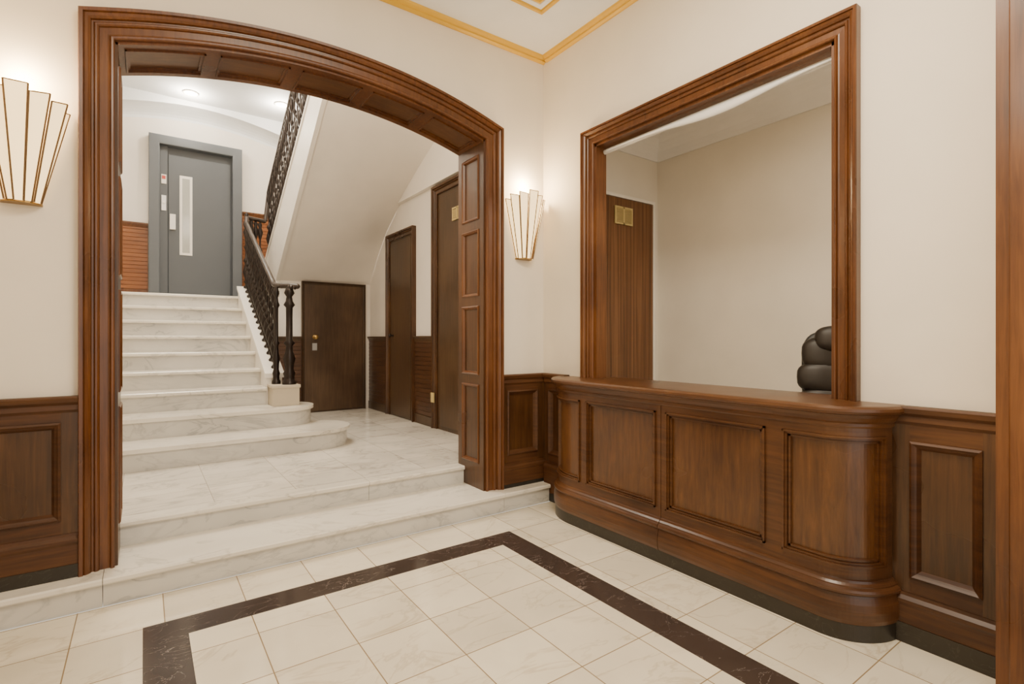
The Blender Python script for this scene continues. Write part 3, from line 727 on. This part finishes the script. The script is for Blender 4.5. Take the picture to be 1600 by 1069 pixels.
# ------------------------------------------------------------------ sconces
def sconce(cx, zb):
    O = (cx, YA, zb)
    e = empty('wall_sconce', O, label='lit fan-shaped frosted glass wall sconce with brass ribs', category='wall lamp')
    n = 7; H = 0.56
    def pos(t, h, out=0.0):
        a = math.pi*(1-t/n); k = h/0.56
        return Vector((cx+(0.072+0.128*k+out)*math.cos(a), YA-0.012-(0.062+0.080*k+out)*math.sin(a), zb+h))
    rib = MB()
    for i in range(n):
        m = abs(i-3); hc = H-(0, 0.016, 0.038, 0.066)[m]
        oi = 0.012 if m % 2 == 0 else 0.0
        g = 0.02
        if i < 3: h0, h1 = hc, hc-0.014
        elif i > 3: h0, h1 = hc-0.014, hc
        else: h0 = h1 = hc
        p0, p1, q1, q0 = pos(i+g, 0, oi), pos(i+1-g, 0, oi), pos(i+1-g, h1, oi), pos(i+g, h0, oi)
        f = MB(); nrm = (p1-p0).cross(q0-p0).normalized()*0.003
        f.add([p0, p1, q1, q0, p0+nrm, p1+nrm, q1+nrm, q0+nrm], [(0, 1, 2, 3), (7, 6, 5, 4), (0, 4, 5, 1), (1, 5, 6, 2), (2, 6, 7, 3), (3, 7, 4, 0)])
        build(f, 'glass_blade', M_lamp, O, e, O)
        mid = (p0+p1)/2; out = Vector((mid.x-cx, mid.y-YA, 0)).normalized()*0.003
        rib.rod(p0+out, q0+out, 0.0042, 6); rib.rod(p1+out, q1+out, 0.0042, 6); rib.rod(q0+out, q1+out, 0.003, 6)
    build(rib, 'rib_frame', M_brassd, O, e, O)
    f = MB()
    poly = [(cx+0.080*math.cos(math.pi*(1-i/12)), YA-0.070*math.sin(math.pi*(1-i/12))-0.008) for i in range(13)]
    poly = [(cx-0.080, YA)]+poly+[(cx+0.080, YA)]
    f.prism(poly, zb-0.006, zb+0.004)
    build(f, 'base_cap', M_brass, O, e, O)
    L = bpy.data.lights.new('sconce_bulb', 'POINT'); L.energy = 19; L.color = (1.0, 0.73, 0.41); L.shadow_soft_size = 0.05
    lo = bpy.data.objects.new('sconce_bulb', L); lo.location = (0, -0.075, 0.62); link(lo, e)
sconce(2.67, 2.09); sconce(-0.505, 2.09)

for x, y in ((0.545, 8.66), (1.68, 8.3)):
    e = empty('recessed_ceiling_light', (x, y, 4.92), label='small round lit recessed ceiling light', category='ceiling light')
    f = MB(); f.lathe([(0.10, 0), (0.10, -0.012), (0.075, -0.014), (0.075, 0)], (x, y, 4.92), 24); build(f, 'ring', M_white, (x, y, 4.92), e, (x, y, 4.92))
    f = MB(); f.lathe([(0.074, 0), (0.074, -0.010), (0.001, -0.011)], (x, y, 4.92), 24); build(f, 'diffuser', M_down, (x, y, 4.92), e, (x, y, 4.92))
    L = bpy.data.lights.new('downlight', 'POINT'); L.energy = 36; L.color = (1, 0.88, 0.71); L.shadow_soft_size = 0.07
    lo = bpy.data.objects.new('downlight', L); lo.location = (0, 0, -0.15); link(lo, e)

# ------------------------------------------------------------------ lights
def area(name, loc, rot, sx, sy, e, col):
    L = bpy.data.lights.new(name, 'AREA'); L.shape = 'RECTANGLE'; L.size = sx; L.size_y = sy; L.energy = e; L.color = col
    o = bpy.data.objects.new(name, L); o.location = loc; o.rotation_euler = rot; link(o); return o
def point(name, loc, e, col, r=0.2):
    L = bpy.data.lights.new(name, 'POINT'); L.energy = e; L.color = col; L.shadow_soft_size = r
    o = bpy.data.objects.new(name, L); o.location = loc; link(o); return o
area('lobby_overhead_fill', (1.08, 1.1, 3.85), (0, 0, 0), 1.2, 1.2, 108, (1.0, 0.86, 0.66))  # added overhead fill for even light; the lobby ceiling has no fixture here
point('lobby_fill', (1.08, 0.5, 2.9), 40, (1.0, 0.86, 0.67), 0.2)  # extra unseen fill in mid-air, brightens the lobby walls
area('front_fill', (1.0, -2.4, 1.9), (math.radians(90), 0, 0), 3.0, 3.2, 38, (1.0, 0.94, 0.85))  # added soft frontal fill behind the camera
point('hall_fill', (0.9, 4.6, 3.95), 34, (1.0, 0.88, 0.73), 0.2)  # added fill hidden above the arch head to brighten the hall
area('stairwell_fill', (0.4, 5.9, 6.1), (0, 0, 0), 1.2, 2.4, 225, (1.0, 0.89, 0.73))  # unseen top fill, added to set bright treads off from risers
area('lodge_fill', (3.6, 0.6, 3.2), (0, 0, 0), 0.6, 0.6, 28, (1.0, 0.88, 0.72))  # added fill for the lodge walls; its round ceiling lamp stays unlit

w = bpy.data.worlds.new('world'); bpy.context.scene.world = w; w.use_nodes = True
w.node_tree.nodes['Background'].inputs[0].default_value = (1.0, 0.93, 0.82, 1); w.node_tree.nodes['Background'].inputs[1].default_value = 0.8

cam = bpy.data.cameras.new('camera'); co = bpy.data.objects.new('camera', cam); COL.objects.link(co)
co.location = (0, 0, 1.4); co.rotation_euler = (math.radians(90), 0, -math.atan2(0.581, 0.814))
cam.sensor_width = 36; cam.lens = 806/1600*36; cam.shift_y = -4.5/1600; cam.clip_start = 0.02
bpy.context.scene.camera = co
